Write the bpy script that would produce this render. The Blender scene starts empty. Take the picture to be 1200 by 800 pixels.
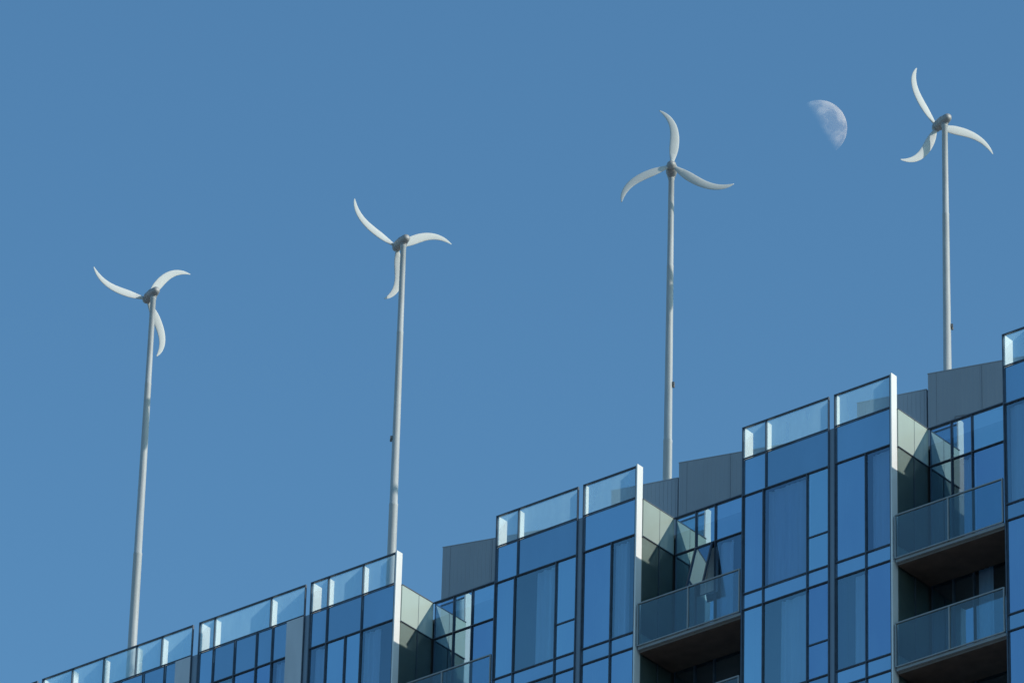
import bpy, math, random
from mathutils import Vector, Matrix
random.seed(7)
scene=bpy.context.scene
COL=bpy.context.collection
TH=math.radians(30); A=math.radians(39.3); ROLL=math.radians(1.6)
SAZ=math.radians(112); SEL=math.radians(26)
sd=Vector((math.sin(SAZ)*math.cos(SEL),math.cos(SAZ)*math.cos(SEL),math.sin(SEL)))

# ------------------------------------------------------------ helpers
class MB:
    def __init__(s): s.v=[]; s.f=[]; s.m=[]; s.sm=[]
    def box(s,x0,x1,y0,y1,z0,z1,mi=0):
        if x0>x1:x0,x1=x1,x0
        if y0>y1:y0,y1=y1,y0
        if z0>z1:z0,z1=z1,z0
        b=len(s.v)
        s.v+=[(x0,y0,z0),(x1,y0,z0),(x1,y1,z0),(x0,y1,z0),(x0,y0,z1),(x1,y0,z1),(x1,y1,z1),(x0,y1,z1)]
        for q in [(0,3,2,1),(4,5,6,7),(0,1,5,4),(1,2,6,5),(2,3,7,6),(3,0,4,7)]:
            s.f.append(tuple(b+i for i in q)); s.m.append(mi); s.sm.append(False)
    def quad(s,pts,mi=0):
        b=len(s.v); s.v+=[tuple(p) for p in pts]; s.f.append(tuple(range(b,b+len(pts)))); s.m.append(mi); s.sm.append(False)
    def rings(s,rings,cap=True,mi=0,smooth=True):
        b=len(s.v); n=len(rings[0])
        for r in rings: s.v+=[tuple(p) for p in r]
        for i in range(len(rings)-1):
            for j in range(n):
                k=(j+1)%n
                s.f.append((b+i*n+j,b+i*n+k,b+(i+1)*n+k,b+(i+1)*n+j)); s.m.append(mi); s.sm.append(smooth)
        if cap:
            s.f.append(tuple(b+j for j in reversed(range(n)))); s.m.append(mi); s.sm.append(False)
            s.f.append(tuple(b+(len(rings)-1)*n+j for j in range(n))); s.m.append(mi); s.sm.append(False)
    def lathe(s,prof,axis='z',seg=24,c=(0,0,0),mi=0):
        rs=[]
        for r,h in prof:
            ring=[]
            for j in range(seg):
                t=2*math.pi*j/seg
                if axis=='z': ring.append((c[0]+r*math.cos(t),c[1]+r*math.sin(t),c[2]+h))
                else: ring.append((c[0]+r*math.sin(t),c[1]+h,c[2]+r*math.cos(t)))
            rs.append(ring)
        s.rings(rs,mi=mi)
    def make(s,name,mats,parent=None,fixn=False):
        me=bpy.data.meshes.new(name); me.from_pydata(s.v,[],s.f); me.update()
        if not isinstance(mats,(list,tuple)): mats=[mats]
        for m in mats: me.materials.append(m)
        for p,mi,sm in zip(me.polygons,s.m,s.sm): p.material_index=mi; p.use_smooth=sm
        if fixn:
            import bmesh
            bm=bmesh.new(); bm.from_mesh(me); bmesh.ops.recalc_face_normals(bm,faces=bm.faces); bm.to_mesh(me); bm.free()
        o=bpy.data.objects.new(name,me); COL.objects.link(o)
        if parent: o.parent=parent
        return o

def newmat(name):
    m=bpy.data.materials.new(name); m.use_nodes=True; nt=m.node_tree; nt.nodes.clear()
    out=nt.nodes.new('ShaderNodeOutputMaterial'); return m,nt,out
def noise(nt,scale,detail=4,stretch=(1,1,1),rough=.55):
    tc=nt.nodes.new('ShaderNodeTexCoord'); mp=nt.nodes.new('ShaderNodeMapping'); mp.inputs['Scale'].default_value=stretch
    n=nt.nodes.new('ShaderNodeTexNoise'); n.inputs['Scale'].default_value=scale; n.inputs['Detail'].default_value=detail; n.inputs['Roughness'].default_value=rough
    nt.links.new(tc.outputs['Object'],mp.inputs[0]); nt.links.new(mp.outputs[0],n.inputs['Vector']); return n
def ramp(nt,src,c0,c1,p0=.3,p1=.7):
    r=nt.nodes.new('ShaderNodeValToRGB'); r.color_ramp.elements[0].color=(*c0,1); r.color_ramp.elements[1].color=(*c1,1)
    r.color_ramp.elements[0].position=p0; r.color_ramp.elements[1].position=p1
    nt.links.new(src,r.inputs[0]); return r
def surf(name,c,rough=.5,metal=0,var=.15,scale=3,stretch=(1,1,1),bump=0.0):
    m,nt,out=newmat(name); b=nt.nodes.new('ShaderNodeBsdfPrincipled')
    n=noise(nt,scale,5,stretch)
    r=ramp(nt,n.outputs[0],[x*(1-var) for x in c],[min(1,x*(1+var)) for x in c])
    nt.links.new(r.outputs[0],b.inputs['Base Color']); b.inputs['Roughness'].default_value=rough; b.inputs['Metallic'].default_value=metal
    if bump:
        bp=nt.nodes.new('ShaderNodeBump'); bp.inputs['Strength'].default_value=bump; bp.inputs['Distance'].default_value=.02
        nt.links.new(n.outputs[0],bp.inputs['Height']); nt.links.new(bp.outputs[0],b.inputs['Normal'])
    nt.links.new(b.outputs[0],out.inputs[0]); return m
def glass(name,tint,refl,gloss,haze=0.0,hazecol=(.8,.85,.85),tl=0.0,wob=.05,rvar=.12,grough=.02):
    """coated architectural glass: transparent tint + coated mirror reflection + a film of dust / frit"""
    m,nt,out=newmat(name); L=nt.links
    tr=nt.nodes.new('ShaderNodeBsdfTransparent'); tr.inputs[0].default_value=(*tint,1)
    gl=nt.nodes.new('ShaderNodeBsdfGlossy'); gl.inputs['Roughness'].default_value=grough
    if wob>0:
        n=noise(nt,.6,1); bp=nt.nodes.new('ShaderNodeBump'); bp.inputs['Strength'].default_value=wob; bp.inputs['Distance'].default_value=.1
        L.new(n.outputs[0],bp.inputs['Height']); L.new(bp.outputs[0],gl.inputs['Normal'])
    oi=nt.nodes.new('ShaderNodeObjectInfo')
    n2=noise(nt,.55,6,(1,1,.35),.62)
    add=nt.nodes.new('ShaderNodeMath'); add.operation='ADD'; L.new(oi.outputs['Random'],add.inputs[0]); L.new(n2.outputs[0],add.inputs[1])
    hf=nt.nodes.new('ShaderNodeMath'); hf.operation='MULTIPLY'; hf.inputs[1].default_value=.5; L.new(add.outputs[0],hf.inputs[0])
    r=ramp(nt,hf.outputs[0],[x*(1-rvar) for x in gloss],[min(1,x*(1+rvar)) for x in gloss],.25,.75)
    L.new(r.outputs[0],gl.inputs[0])
    fr=nt.nodes.new('ShaderNodeFresnel'); fr.inputs[0].default_value=1.5
    ma=nt.nodes.new('ShaderNodeMath'); ma.operation='ADD'; ma.use_clamp=True; ma.inputs[1].default_value=refl; L.new(fr.outputs[0],ma.inputs[0])
    mx=nt.nodes.new('ShaderNodeMixShader'); L.new(ma.outputs[0],mx.inputs[0]); L.new(tr.outputs[0],mx.inputs[1]); L.new(gl.outputs[0],mx.inputs[2])
    last=mx
    if haze>0:
        d=nt.nodes.new('ShaderNodeBsdfDiffuse'); d.inputs[0].default_value=(*hazecol,1); src=d
        if tl>0:
            t=nt.nodes.new('ShaderNodeBsdfTranslucent'); t.inputs[0].default_value=(*hazecol,1)
            m2=nt.nodes.new('ShaderNodeMixShader'); m2.inputs[0].default_value=tl; L.new(d.outputs[0],m2.inputs[1]); L.new(t.outputs[0],m2.inputs[2]); src=m2
        n3=noise(nt,1.3,6,(1,1,.3)); mr=nt.nodes.new('ShaderNodeMapRange'); mr.inputs[1].default_value=.3; mr.inputs[2].default_value=.7
        mr.inputs[3].default_value=haze*.6; mr.inputs[4].default_value=haze*1.4
        L.new(n3.outputs[0],mr.inputs[0])
        m3=nt.nodes.new('ShaderNodeMixShader'); L.new(mr.outputs[0],m3.inputs[0]); L.new(mx.outputs[0],m3.inputs[1]); L.new(src.outputs[0],m3.inputs[2]); last=m3
    L.new(last.outputs[0],out.inputs[0]); return m

M_win=glass('window_glass',(.60,.80,1.0),.66,(.52,.74,1.0),haze=.02,hazecol=(.4,.6,.75),rvar=.20)
M_winc=glass('clear_window_glass',(.62,.80,1.0),.30,(.58,.78,1.0),haze=.02,hazecol=(.5,.6,.7),rvar=.2)
M_par=glass('parapet_glass',(.86,.97,1.0),.02,(.8,.9,1),haze=.30,hazecol=(.50,.82,1.0),tl=1.0,wob=0)
M_rail=glass('balcony_glass',(.60,.77,.82),.09,(.75,.95,1.0),haze=.08,hazecol=(.34,.50,.52),tl=.6,wob=0,rvar=.3)
def spandrel_mat(name,base,refl,gloss,rough=.04):
    m,nt,out=newmat(name); L=nt.links
    d=nt.nodes.new('ShaderNodeBsdfDiffuse'); g=nt.nodes.new('ShaderNodeBsdfGlossy'); g.inputs['Roughness'].default_value=rough
    n=noise(nt,.6,6,(1,1,.4),.62); oi=nt.nodes.new('ShaderNodeObjectInfo')
    ad=nt.nodes.new('ShaderNodeMath'); ad.operation='MULTIPLY_ADD'; ad.inputs[1].default_value=.5; L.new(oi.outputs['Random'],ad.inputs[0])
    h=nt.nodes.new('ShaderNodeMath'); h.operation='MULTIPLY'; h.inputs[1].default_value=.5; L.new(n.outputs[0],h.inputs[0]); L.new(h.outputs[0],ad.inputs[2])
    r=ramp(nt,ad.outputs[0],[x*.85 for x in base],[x*1.15 for x in base]); L.new(r.outputs[0],d.inputs[0])
    r2=ramp(nt,ad.outputs[0],[x*.82 for x in gloss],[min(1,x*1.08) for x in gloss]); L.new(r2.outputs[0],g.inputs[0])
    mx=nt.nodes.new('ShaderNodeMixShader'); mx.inputs[0].default_value=refl
    L.new(d.outputs[0],mx.inputs[1]); L.new(g.outputs[0],mx.inputs[2]); L.new(mx.outputs[0],out.inputs[0]); return m
M_span=spandrel_mat('spandrel_glass',(.045,.110,.21),.60,(.60,.80,.93))
M_sage=spandrel_mat('sage_back_painted_glass',(.35,.41,.36),.08,(.8,.9,.9),.25)
M_frame=surf('dark_mullion',(.055,.075,.105),.4,0,.2,6)
M_alu=surf('pale_aluminium',(.50,.52,.55),.45,0,.08,3,(1,1,.2))
M_joint=surf('blue_grey_joint',(.20,.26,.33),.45,0,.08,3,(1,1,.2))
M_railm=surf('grey_rail_metal',(.26,.28,.29),.45,0,.1,3)
M_white=surf('white_painted_metal',(.70,.70,.68),.5,0,.06,3,(1,1,.2))
M_conc=surf('balcony_concrete',(.13,.11,.10),.85,0,.2,4,bump=.2)
M_soff=surf('brown_soffit',(.095,.058,.040),.8,0,.25,3)
M_int=surf('room_interior',(.08,.075,.07),.9,0,.3,.8)
M_curt=surf('curtain_cloth',(.88,.89,.87),.9,0,.05,5,(4,1,.2))
M_roof=surf('roof_membrane',(.25,.25,.24),.9,0,.2,2)
M_grey=surf('grey_rooftop_cladding',(.28,.305,.345),.55,0,.05,2,(1,1,.2))
M_grey2=surf('light_rooftop_cladding',(.36,.385,.425),.55,0,.05,2,(1,1,.2))
M_seam=surf('cladding_seam',(.22,.24,.275),.6,0,.05,2)
M_pole=surf('galvanised_pole',(.37,.385,.39),.55,.0,.12,5,(2,2,.25))
M_blade=surf('blade_white',(.55,.56,.55),.8,0,.02,1)
M_nac=surf('nacelle_cast_metal',(.31,.305,.30),.5,.1,.12,8)
M_clamp=surf('clamp_metal',(.12,.12,.12),.6,0,.2,8)

# ------------------------------------------------------------ tower
PX,PY,PZ=2.9993,129.5611,73.1936     # top corner of one glass bay on the facade line
def world(u,n,z):
    return Vector((PX+u*math.cos(A)+n*math.sin(A), PY-u*math.sin(A)+n*math.cos(A), PZ+z))
tower=bpy.data.objects.new('apartment_tower',None); COL.objects.link(tower)
tower.location=(PX,PY,0); tower.rotation_euler=(0,0,-A)
tower["label"]="blue glass apartment tower with stepped bays and balconies"; tower["category"]="building"
class TB(MB):
    """z measured from parapet top"""
    def box(s,x0,x1,y0,y1,z0,z1,mi=0): MB.box(s,x0,x1,y0,y1,z0+PZ,z1+PZ,mi)
    def pane(s,x0,x1,y,z0,z1,mi=0): MB.quad(s,[(x0,y,z0+PZ),(x1,y,z0+PZ),(x1,y,z1+PZ),(x0,y,z1+PZ)],mi)
    def paneu(s,x,y0,y1,z0,z1,mi=0): MB.quad(s,[(x,y0,z0+PZ),(x,y1,z0+PZ),(x,y1,z1+PZ),(x,y0,z1+PZ)],mi)

ROW=[(-1.78,-4.30),(-4.70,-7.02),(-7.42,-9.72),(-10.12,-12.42)]
ZB=-12.82
WB=.010

def curtain(u0,u1,n,z0,z1,parent,amp=.050):
    m=MB(); ph=random.random()*6; wl=random.uniform(.17,.28); k=max(12,int((u1-u0)/wl*14))
    t=ph; du=(u1-u0)/k
    for i in range(k+1):
        u=u0+du*i
        t+=2*math.pi*du/wl*(1+.45*math.sin(u*7+ph)+.25*math.sin(u*17))
        a=amp*(.6+.4*math.sin(u*4.3+ph*2))
        y=n+a*math.sin(t)+amp*.4*math.sin(u*5+ph)
        m.v.append((u,y,PZ+z0)); m.v.append((u+.01*math.sin(t*.5),n+.7*(y-n)+.01,PZ+z1))
    for i in range(k):
        m.f.append((2*i,2*i+2,2*i+3,2*i+1)); m.m.append(0); m.sm.append(True)
    o=m.make('curtain',M_curt,parent); return o

def window(u0,u1,z1,z0,parent,n=0.0,transom=None,curt=None,name='window'):
    """pane with slim dark sash frame, z1 top z0 bottom"""
    m=TB()
    m.pane(u0,u1,n+.032,z0,z1,0)
    w=.008; a=n+.012; b=n+.028
    m.box(u0,u0+w,a-.003,b,z0,z1,1); m.box(u1-w,u1,a-.003,b,z0,z1,1)
    m.box(u0+w,u1-w,a,b,z1-w,z1,1); m.box(u0+w,u1-w,a,b,z0,z0+w,1)
    if transom: m.box(u0+w,u1-w,a-.006,b,transom-.014,transom+.014,1)
    o=m.make(name,[M_winc if curt else M_win,M_frame],parent)
    if curt:
        c0,c1=curt; curtain(u0+(u1-u0)*c0+.004,u0+(u1-u0)*c1-.004,n+.15,z0+.02,z1-.02,parent)
    return o

def bay(u0,u1,strip,mull,transoms=None,fin=False,ret=.30,column=None,curts=None,post=.15,split=None):
    """one projecting glass bay: strip = parapet panel joints, mull = window mullions"""
    g=TB()
    w=WB
    if split is None: split=mull
    hl=[-.82,-1.78]
    for (a,b) in ROW: hl+= [b]
    for a,b in ROW[1:]: hl+=[a]
    hl.append(ZB)
    for z in sorted(set(hl)): g.box(u0+.03,u1-.03,-.012,.026,z-w,z+w,0)
    g.box(u0+.03,u1-.03,-.018,.05,-.024,0.0,0)            # parapet cap
    for u in (u0+.012,u1-.012): g.box(u-.012,u+.012,-.022,.028,ZB,0,0)
    for s in strip: g.box(s-.009,s+.009,-.016,.05,-.80,-.025,0)
    for q in mull: g.box(q-w,q+w,-.016,.028,ZB,-1.78+w*.5,0)
    for q in split: g.box(q-w+.001,q+w-.001,-.0165,.028,-1.785+w,-.82-w,0)
    g.box(u0+.001,u0+.035,.029,.45,ZB,-.86,1); g.box(u1-.035,u1-.001,.029,.45,ZB,-.86,1)
    for (a,b) in ROW: g.box(u0+.036,u1-.036,.071,.449,b-.35,b-.02,2)
    g.box(u0+.036,u1-.036,.071,.449,-1.7,-1.2,2)
    fb=g.make('facade_bay',[M_frame,M_joint,M_int],tower)
    cu=column[0] if column else u1-.026
    ed=[u0+.026]+[q for q in split if q<cu]+[cu]
    for a,b in zip(ed[:-1],ed[1:]):
        sp=TB(); sp.box(a+.011,b-.011,.030,.07,-1.769,-.831); sp.make('spandrel_panel',M_span,fb)
    for i,(a,b) in enumerate(ROW):
        nx=ROW[i+1][0] if i<len(ROW)-1 else ZB
        sp=TB(); sp.box(u0+.03,cu-.012,.030,.07,nx+.011,b-.011); sp.make('spandrel_panel',M_span,fb)
    if column:
        c=TB(); c.box(column[0],column[1],-.03,.07,ZB,-.86); c.make('column_cladding',M_alu,fb)
    ed=[u0+.030]+mull+[cu-.003]
    for i,(a,b) in enumerate(ROW):
        for j,(x0,x1) in enumerate(zip(ed[:-1],ed[1:])):
            tr=None
            if transoms and j in transoms: tr=b+transoms[j]
            cc=None
            if curts is not None:
                cc=curts.get((i,j))
            elif random.random()<.30: cc=random.choice([(0,1),(0,.5),(.4,1),(.1,.9)])
            window(x0+.011,x1-.011,a-.011,b+.011,fb,transom=tr,curt=cc)
    ed=[u0+.026]+strip+[u1-.026]
    for x0,x1 in zip(ed[:-1],ed[1:]):
        p=TB(); p.pane(x0+.010,x1-.010,.026,-.808,-.027); p.make('parapet_panel',M_par,fb)
    for s in strip:
        p=TB(); p.box(s-.012,s+.012,.055,.055+post,-.82,-.045); p.box(s-.03,s+.03,.055,.055+post,-.86,-.821)
        p.make('parapet_post',M_white,fb)
    if ret:
        p=TB(); p.box(u0+.004,u0+.034,.055,.055+ret,-.845,-.002); p.make('parapet_return',M_white,fb)
    if fin:
        p=TB(); p.box(u1+.002,u1+.040,-.03,.18,ZB,.03); p.make('white_fin',M_white,tower)
    return fb

full=(0,1)
bay(-22.2,-18.72,[-21.2,-20.1,-19.4],[-21.2,-20.3,-19.4],column=(-19.2,-18.74))
bay(-18.56,-13.62,[-17.57,-16.53,-15.46,-14.63],[-17.57,-16.75,-15.95,-15.2,-14.5],column=(-14.12,-13.64),post=.17)
bay(-13.42,-10.04,[-12.93,-11.14],[-12.93,-12.25,-11.55,-11.05],column=(-10.58,-10.06),post=.17)
bay(-9.88,-7.24,[-9.34,-8.26],[-9.34,-8.75,-8.26],fin=True,post=.15,split=[-9.34,-8.26])
for k in (0,1,2):
    o=7.2*k
    cu={0:{(0,1):(.45,1),(1,1):(0,.6),(2,1):full},
        1:{(0,1):full,(1,1):(.35,1),(2,1):(.0,.5)},
        2:{(0,0):full,(0,1):(.5,1),(1,1):full}}[k]
    bay(-4.19+o,-1.75+o,[-3.53+o],[-3.60+o,-2.37+o],transoms={2:.87},curts=cu,split=[-3.53+o])
for k in (0,1):
    o=7.2*k
    cu={0:{(0,1):(0,.6),(2,0):full},1:{(0,1):(.1,1),(1,0):(.5,1),(2,0):full}}[k]
    bay(-1.60+o,-.04+o,[],[-.75+o],fin=True,curts=cu,ret=.10,split=[])
j=TB()
for a,b in ((-18.72,-18.56),(-13.62,-13.42),(-10.04,-9.88),(-1.75,-1.60),(5.45,5.60)):
    j.box(a+.001,b-.001,.02,.20,ZB,-.84)
j.make('facade_joint',M_joint,tower)

M_olive=surf('olive_wall',(.15,.17,.16),.8,0,.15,2)
M_cheekg=glass('cheek_glass',(.7,.8,.78),.05,(.5,.6,.6),haze=.05,hazecol=(.4,.5,.48),grough=.4,wob=0)
# recesses
DN=1.35
def recess(u0,u1,k):
    g=TB(); w=WB
    ml=[u0+.66,u0+1.22,u0+2.1]
    for z in [-1.78]+[b for a,b in ROW]+[a for a,b in ROW[1:]]+[ZB]: g.box(u0+.06,u1-.06,DN-.012,DN+.026,z-w,z+w,0)
    g.box(u0+.05,u1-.05,DN-.02,DN+.05,-.826,-.80,0)
    for q in ml: g.box(q-w,q+w,DN-.016,DN+.028,ZB,-.827,0)
    for (a,b) in ROW: g.box(u0+.06,u1-.06,DN+.071,DN+.449,b-.35,b-.02,1)
    g.box(u0+.06,u1-.06,DN+.071,DN+.449,-1.7,-1.2,1)
    rw=g.make('recessed_facade',[M_frame,M_int],tower)
    ed=[u0+.06]+ml+[u1-.06]
    for i,(a,b) in enumerate(ROW):
        nx=ROW[i+1][0] if i<len(ROW)-1 else ZB
        sp=TB(); sp.box(u0+.06,u1-.06,DN+.03,DN+.07,nx+.011,b-.011); sp.make('spandrel_panel',M_span,rw)
    for x0,x1 in zip(ed[:-1],ed[1:]):
        window(x0+.011,x1-.011,-.832,-1.769,rw,n=DN)
    for i,(a,b) in enumerate(ROW):
        for j,(x0,x1) in enumerate(zip(ed[:-1],ed[1:])):
            if k==1 and i==0 and j==1:
                window(x0+.011,x1-.011,-3.05,b+.011,rw,n=DN)
                curtain(x0+.03,x1-.03,DN+.16,-3.0,-1.81,rw)
                s=MB(); W=x1-x0-.05; H=1.25; cx=x0+.024
                an=math.radians(16); ca,sa=math.cos(an),math.sin(an)
                def P(x,d,t):
                    return (cx+x, DN-.02-d*sa-t*ca, PZ-1.82-d*ca+t*sa)
                def bx(xa,xb,da,db,ta,tb,mi):
                    pts=[P(x,d,t) for t in (ta,tb) for x,d in ((xa,da),(xb,da),(xb,db),(xa,db))]
                    bb=len(s.v); s.v+=pts
                    for q in [(0,1,2,3),(7,6,5,4),(0,4,5,1),(1,5,6,2),(2,6,7,3),(3,7,4,0)]:
                        s.f.append(tuple(bb+i2 for i2 in q)); s.m.append(mi); s.sm.append(False)
                bx(.0,.035,0,H,0,.05,1); bx(W-.035,W,0,H,0,.05,1); bx(.035,W-.035,0,.035,.002,.048,1); bx(.035,W-.035,H-.035,H,.002,.048,1)
                s.quad([P(.035,.035,.02),P(W-.035,.035,.02),P(W-.035,H-.035,.02),P(.035,H-.035,.02)],0)
                s.make('open_window_sash',[M_span,M_frame],rw)
                continue
            cc=None
            if random.random()<.3: cc=random.choice([(0,.5),(.4,1)])
            window(x0+.011,x1-.011,a-.011,b+.011,rw,n=DN,curt=cc)
    c=TB()
    c.box(u0-.03,u0+.03,.185,DN+.0,-1.772,-.828,0)
    for i,(a,b) in enumerate(ROW):
        nx=ROW[i+1][0] if i<len(ROW)-1 else ZB
        c.box(u0-.03,u0+.03,.185,DN,nx+.010,b-.010,0)
    c.box(u0-.035,u0+.04,.182,DN+.02,-.824,-.80,1)
    for z in [-1.78]+[b for a,b in ROW]+[a for a,b in ROW[1:]]: c.box(u0-.03,u0+.042,.182,DN-.02,z-.008,z+.008,1)
    c.box(u0-.03,u0+.034,.80,.810,ZB,-.832,1)
    for a,b in ROW: c.box(u0-.02,u0+.0,.19,DN,b+.02,a-.02,2); c.paneu(u0+.02,.185,DN-.02,b+.013,a-.013,3)
    c.make('cheek_wall',[M_sage,M_frame,M_olive,M_cheekg],tower)
    c=TB(); c.box(u1-.001+.0,u1+.03-.005,.452,DN+.4,ZB,-1.3,0); c.box(u1-.004,u1+.02,.30,DN+.4,-1.29,-.86,0); c.make('cheek_wall',M_joint,tower)
    for zt in (-3.62,-6.32,-9.02):
        zb=zt-1.10
        b=TB(); b.box(u0+.06,u1-.01,.09,DN-.03,zb-.13,zb-.0,0); b.box(u0+.06,u1-.01,.085,DN-.03,zb-.135,zb-.1301,1)
        b.box(u0+.05,u1-.03,.03,.088,zb-.07,zb-.005,2)
        bo=b.make('balcony',[M_conc,M_soff,M_railm],tower)
        r=TB(); P0u=u0+.05; P1u=u1-.04
        r.box(P0u,P1u,-.02,.03,zt-.028,zt,0); r.box(P0u,P1u,-.018,.028,zb,zb+.026,0)
        for q in (P0u,P0u+1.43,P1u-.026): r.box(q,q+.026,-.023,.029,zb+.0,zt-.029,0)
        r.make('railing',M_railm,bo)
        for qa,qb in ((P0u+.030,P0u+1.426),(P0u+1.460,P1u-.030)):
            p=TB(); p.pane(qa,qb,.006,zb+.028,zt-.030); p.make('railing_glass',M_rail,bo)
recess(-7.2,-4.2,0); recess(0,3.0,1); recess(7.2,10.2,2)

# core and roof
c=MB()
segs=[(-22.2,-7.24,.45),(-7.23,-4.2,DN+.45),(-4.19,-.04,.45),(-.03,2.99,DN+.45),(3.01,7.16,.45),(7.17,10.2,DN+.45),(10.21,12.6,.45)]
for a,b,n in segs: c.box(a,b,n,15,PZ+ZB,PZ-1.30,0)
c.make('core_wall',M_int,tower)
c=MB()
for a,b,n in segs: c.box(a+.002,b-.002,n-.37,15.1,PZ-1.29,PZ-1.20,0)
c.make('roof_slab',M_roof,tower)
c=MB(); c.box(-22.2,12.6,.08,15,0,PZ+ZB-.01,0)
nfl=int((PZ+ZB)/2.7)
for i in range(nfl):
    z=PZ+ZB-2.7*i-.4; c.box(-22.2,12.6,.05,.079,z,z+.36,1); c.box(-22.21,12.61,.03,.049,z+.36,z+.40,2)
u=-22.2
while u<12.6: c.box(u,u+.05,.02,.048,0,PZ+ZB-.02,2); u+=1.2
c.make('lower_storeys',[M_span,M_alu,M_frame],tower)

def screen(u,n,w,d,z,yaw,mat,seams,panel=False):
    s=MB(); s.box(0,w,0,d,0,z+1.3,0)
    for x in seams: s.box(x,x+.010,-.010,-.001,.0,z+1.29,1)
    x=.06
    while x<w-.05: s.box(x,x+.035,-.006,-.001,0.0,z+1.28,0); x+=.105      # fine ribs
    s.box(-.008,w+.008,-.008,d+.008,z+1.302,z+1.325,0)
    if panel:
        s.box(.66,2.6,-.03,-.014,1.7,1.72,1); s.box(.64,.66,-.032,-.014,0,1.72,1); s.box(.67,2.6,-.022,-.013,0,1.69,0)
    o=s.make('rooftop_plant_screen',[mat,M_seam],tower)
    o.location=(u,n,PZ-1.2); o.rotation_euler=(0,0,yaw)
for k in range(3):
    screen(-8.32+7.2*k,3.0,3.4,2.2,1.66,math.radians(16),M_grey,[.2,1.3,2.3],panel=(k==2))
for k in (1,2):
    screen(-3.0+7.2*(k-1),2.82,1.72,.9,1.43,math.radians(14),M_grey2,[])

# ------------------------------------------------------------ wind turbines
R=1.62
def blade_mesh():
    m=MB(); rings=[]; K=80; S=32
    def chord(x):
        pts=[(0.05,.09),(.10,.115),(.20,.19),(.32,.235),(.48,.23),(.66,.195),(.82,.15),(.93,.095),(1.0,.02)]
        for (a,ca),(b,cb) in zip(pts[:-1],pts[1:]):
            if x<=b: t=(x-a)/(b-a); t=max(0,t); return ca+(cb-ca)*t
        return pts[-1][1]
    def chs(x): return sum(chord(min(1,max(.05,x+d))) for d in (-.04,-.02,0,.02,.04))/5 if x<.95 else chord(x)
    def cen(x):
        off=math.radians(18)*(1-x**3.4); return Vector((-R*x*math.sin(off),0,R*x*math.cos(off)))
    for i in range(K+1):
        x=.05+.95*i/K
        p=cen(x); q=cen(min(1,x+.01))-cen(x-.01); q.normalize()
        tang=Vector((q.z,0,-q.x))
        tw=math.radians(12*(1-x)**1.5+2); nrm=Vector((0,1,0))
        cd=tang*math.cos(tw)+nrm*math.sin(tw); nd=nrm*math.cos(tw)-tang*math.sin(tw)
        c=chs(x); th=c*(.22 if x>.2 else .22+.38*(.2-x)/.15)
        ring=[]
        for j in range(S):
            t=2*math.pi*j/S; ring.append(p+cd*(c*.5*math.cos(t))+nd*(th*.5*math.sin(t)))
        rings.append(ring)
    m.rings(rings); return m
bl=blade_mesh()
pm=MB(); H=12.2-.14
pm.lathe([(.19,0),(.19,.04),(.125,.05),(.125,.3),(.118,.32),(.108,4.6),(.112,4.61),(.112,4.66),(.100,4.68),(.082,9.5),(.085,9.51),(.085,9.54),(.078,9.56),(.070,H-.06),(.080,H-.05),(.080,H+.04)],'z',28)
cl=MB(); cl.box(.088,.145,-.035,.035,-.03,.06); cl.lathe([(.018,-.09),(.028,-.08),(.028,-.032)],'z',10,(.125,0,0))
nm=MB(); q=.84
nm.lathe([(r*q,h) for r,h in [(.03,-.22),(.08,-.21),(.115,-.165),(.135,-.09),(.15,.02),(.165,.05),(.165,.10),(.15,.12),(.165,.14),(.165,.19),(.15,.21),(.165,.23),(.165,.28),(.12,.31)]],'y',28)
nm.lathe([(.085,-.15),(.085,-.11),(.075,-.09)],'z',24)
hm=MB(); hm.lathe([(.10,.312),(.115,.33),(.115,.41),(.10,.43),(.08,.47),(.045,.50),(.010,.51)],'y',28)
AX=.41
turb=[ (-16.73,1.20,29,-73,'slim white turbine, blades splayed, mast behind glass parapet'),
       (-9.92,2.97,27,-49.5,'white turbine with one blade hanging beside its grey mast'),
       (-2.53,4.38,178,11.5,'white turbine with one blade upright above its hub'),
       (4.31,6.34,27,-20,'white turbine on mast behind grey rooftop plant screen')]
master=None
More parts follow.
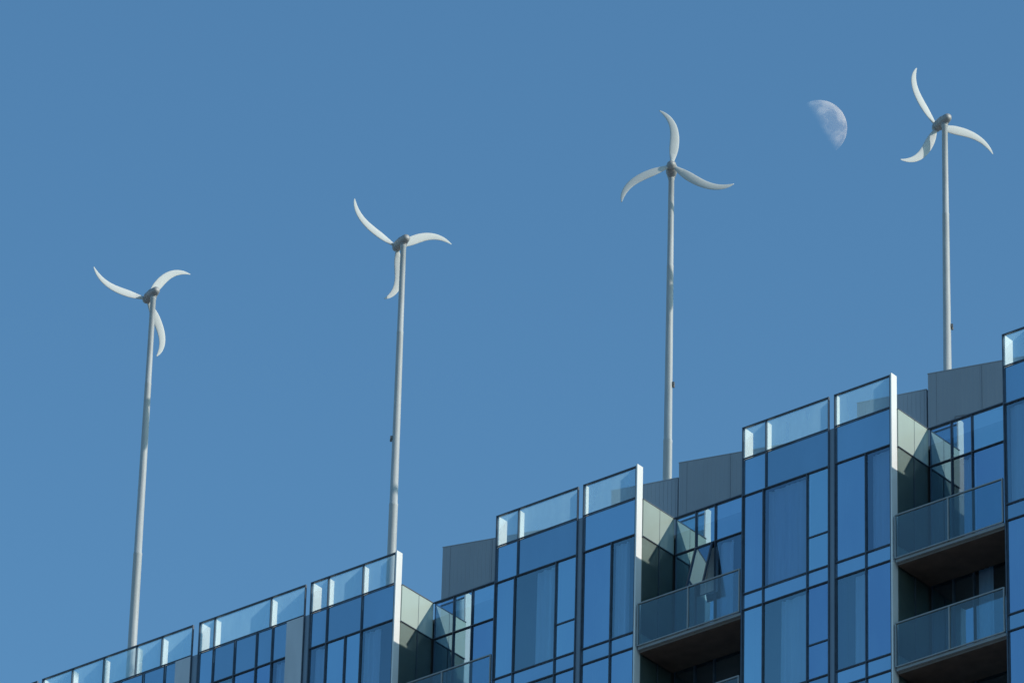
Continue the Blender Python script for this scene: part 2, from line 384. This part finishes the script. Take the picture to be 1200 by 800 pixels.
for i,(u,n,yaw,ph,lab) in enumerate(turb):
    e=bpy.data.objects.new('wind_turbine',None); COL.objects.link(e)
    e.location=world(u,n,-1.2)
    e["label"]=lab; e["category"]="wind turbine"; e["group"]="wind turbines along the tower roof"
    if master is None:
        pole=pm.make('pole',M_pole,e,True); clamp=cl.make('clamp',M_clamp,pole,True)
        nac=nm.make('nacelle',M_nac,e,True)
        hub=hm.make('rotor_hub',M_nac,e,True)
        blades=[bl.make('blade',M_blade,hub,True) for _ in range(3)]
        me0=blades[0].data
        for b in blades[1:]: b.data=me0
        try:
            for b in blades: b.shadow_terminator_geometry_offset=.3; b.shadow_terminator_shading_offset=.1
        except Exception: pass
        try:
            for b in blades: b.cycles.shadow_terminator_geometry_offset=.3; b.cycles.shadow_terminator_offset=.1
        except Exception: pass
        master=(pole,clamp,nac,hub,blades)
    else:
        p0,c0,n0,h0,b0=master
        pole=p0.copy(); pole.parent=e; clamp=c0.copy(); clamp.parent=pole; nac=n0.copy(); nac.parent=e; hub=h0.copy(); hub.parent=e
        blades=[]
        for b in b0:
            q2=b.copy(); q2.parent=hub; blades.append(q2)
        for q2 in [pole,clamp,nac,hub]+blades: COL.objects.link(q2)
    clamp.location=(0,0,[6.5,6.5,6.2,6.4][i]); clamp.rotation_euler=(0,0,math.radians([120,185,-15,-10][i]))
    nac.location=(0,0,12.2); nac.rotation_euler=(0,0,math.radians(yaw))
    hub.location=(0,0,12.2); hub.rotation_euler=(0,0,math.radians(yaw))
    for j,b in enumerate(blades):
        b.location=(0,AX-.04,0); b.rotation_euler=(0,math.radians(ph+120*j),0)

# ------------------------------------------------------------ moon: the sunlit half of a far sphere
import bmesh
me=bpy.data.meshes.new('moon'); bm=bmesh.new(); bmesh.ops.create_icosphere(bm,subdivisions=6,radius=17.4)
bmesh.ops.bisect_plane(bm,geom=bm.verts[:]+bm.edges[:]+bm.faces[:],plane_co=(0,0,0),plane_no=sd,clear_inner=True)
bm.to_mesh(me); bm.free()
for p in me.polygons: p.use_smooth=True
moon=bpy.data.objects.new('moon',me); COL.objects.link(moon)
moon["label"]="pale half moon in the clear daytime sky"; moon["category"]="moon"
f=7500; px,py=960,147.5; x=px-600; y=400-py
X=x*math.cos(ROLL)-y*math.sin(ROLL); Y=x*math.sin(ROLL)+y*math.cos(ROLL)
moon.location=(Vector((0,math.cos(TH),math.sin(TH)))*f+Vector((1,0,0))*X+Vector((0,-math.sin(TH),math.cos(TH)))*Y).normalized()*4000
m,nt,out=newmat('moon_surface'); L=nt.links
d=nt.nodes.new('ShaderNodeBsdfDiffuse'); d.inputs['Roughness'].default_value=1.0
n=noise(nt,.10,4,rough=.55); r=ramp(nt,n.outputs[0],(.17,.12,.075),(.38,.28,.19),.42,.58); L.new(r.outputs[0],d.inputs[0])
t=nt.nodes.new('ShaderNodeBsdfTransparent'); ad=nt.nodes.new('ShaderNodeAddShader'); L.new(t.outputs[0],ad.inputs[0]); L.new(d.outputs[0],ad.inputs[1])
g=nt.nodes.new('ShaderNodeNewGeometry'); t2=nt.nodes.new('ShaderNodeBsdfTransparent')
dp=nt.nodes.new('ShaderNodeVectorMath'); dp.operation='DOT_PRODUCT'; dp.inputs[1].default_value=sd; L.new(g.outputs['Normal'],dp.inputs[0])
mr=nt.nodes.new('ShaderNodeMapRange'); mr.interpolation_type='SMOOTHSTEP'; mr.inputs[1].default_value=0.0; mr.inputs[2].default_value=.36; L.new(dp.outputs['Value'],mr.inputs[0])  # terminator shade painted into the material: lit half fades to clear away from sun
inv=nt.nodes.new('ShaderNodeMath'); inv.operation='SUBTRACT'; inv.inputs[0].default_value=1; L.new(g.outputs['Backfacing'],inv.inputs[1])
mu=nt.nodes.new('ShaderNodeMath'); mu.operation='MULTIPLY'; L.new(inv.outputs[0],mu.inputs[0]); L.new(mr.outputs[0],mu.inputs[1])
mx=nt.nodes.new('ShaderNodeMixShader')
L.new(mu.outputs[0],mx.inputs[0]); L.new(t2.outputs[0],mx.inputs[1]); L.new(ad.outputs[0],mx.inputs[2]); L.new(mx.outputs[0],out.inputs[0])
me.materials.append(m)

# ------------------------------------------------------------ ground
g=MB(); S=9000; g.quad([(-S,-S,0),(S,-S,0),(S,S,0),(-S,S,0)])
gr=g.make('ground',surf('ground_paving',(.22,.23,.24),.9,0,.25,.05)); gr["kind"]="structure"

# ------------------------------------------------------------ light
sl=bpy.data.lights.new('sun','SUN'); sl.energy=3.4; sl.angle=math.radians(.5); sl.color=(1,.93,.82)
so=bpy.data.objects.new('sun',sl); COL.objects.link(so); so.rotation_euler=sd.to_track_quat('Z','Y').to_euler()
w=bpy.data.worlds.new("World"); scene.world=w; w.use_nodes=True; nt=w.node_tree; nt.nodes.clear()
sk=nt.nodes.new('ShaderNodeTexSky'); sk.sky_type='NISHITA'; sk.sun_disc=False; sk.sun_elevation=SEL; sk.sun_rotation=SAZ
sk.air_density=1.0; sk.dust_density=1.0; sk.ozone_density=1.5
tn=nt.nodes.new('ShaderNodeMix'); tn.data_type='RGBA'; tn.blend_type='MULTIPLY'; tn.inputs[0].default_value=1
tn.inputs[7].default_value=(.61,1.0,1.14,1)
bg=nt.nodes.new('ShaderNodeBackground'); bg.inputs[1].default_value=.147
wo=nt.nodes.new('ShaderNodeOutputWorld'); nt.links.new(sk.outputs[0],tn.inputs[6]); nt.links.new(tn.outputs[2],bg.inputs[0]); nt.links.new(bg.outputs[0],wo.inputs[0])

# ------------------------------------------------------------ camera
cd=bpy.data.cameras.new('camera'); cam=bpy.data.objects.new('camera',cd); COL.objects.link(cam)
cd.sensor_width=36; cd.lens=225; cd.clip_start=1; cd.clip_end=20000
fw=Vector((0,math.cos(TH),math.sin(TH))); r0=Vector((1,0,0)); u0=Vector((0,-math.sin(TH),math.cos(TH)))
up=u0*math.cos(ROLL)-r0*math.sin(ROLL); rt=r0*math.cos(ROLL)+u0*math.sin(ROLL)
mt=Matrix((rt,up,-fw)).transposed().to_4x4(); mt.translation=Vector((0,0,1.6)); cam.matrix_world=mt
scene.camera=cam
scene.view_settings.view_transform='Standard'; scene.view_settings.look='None'; scene.view_settings.exposure=0
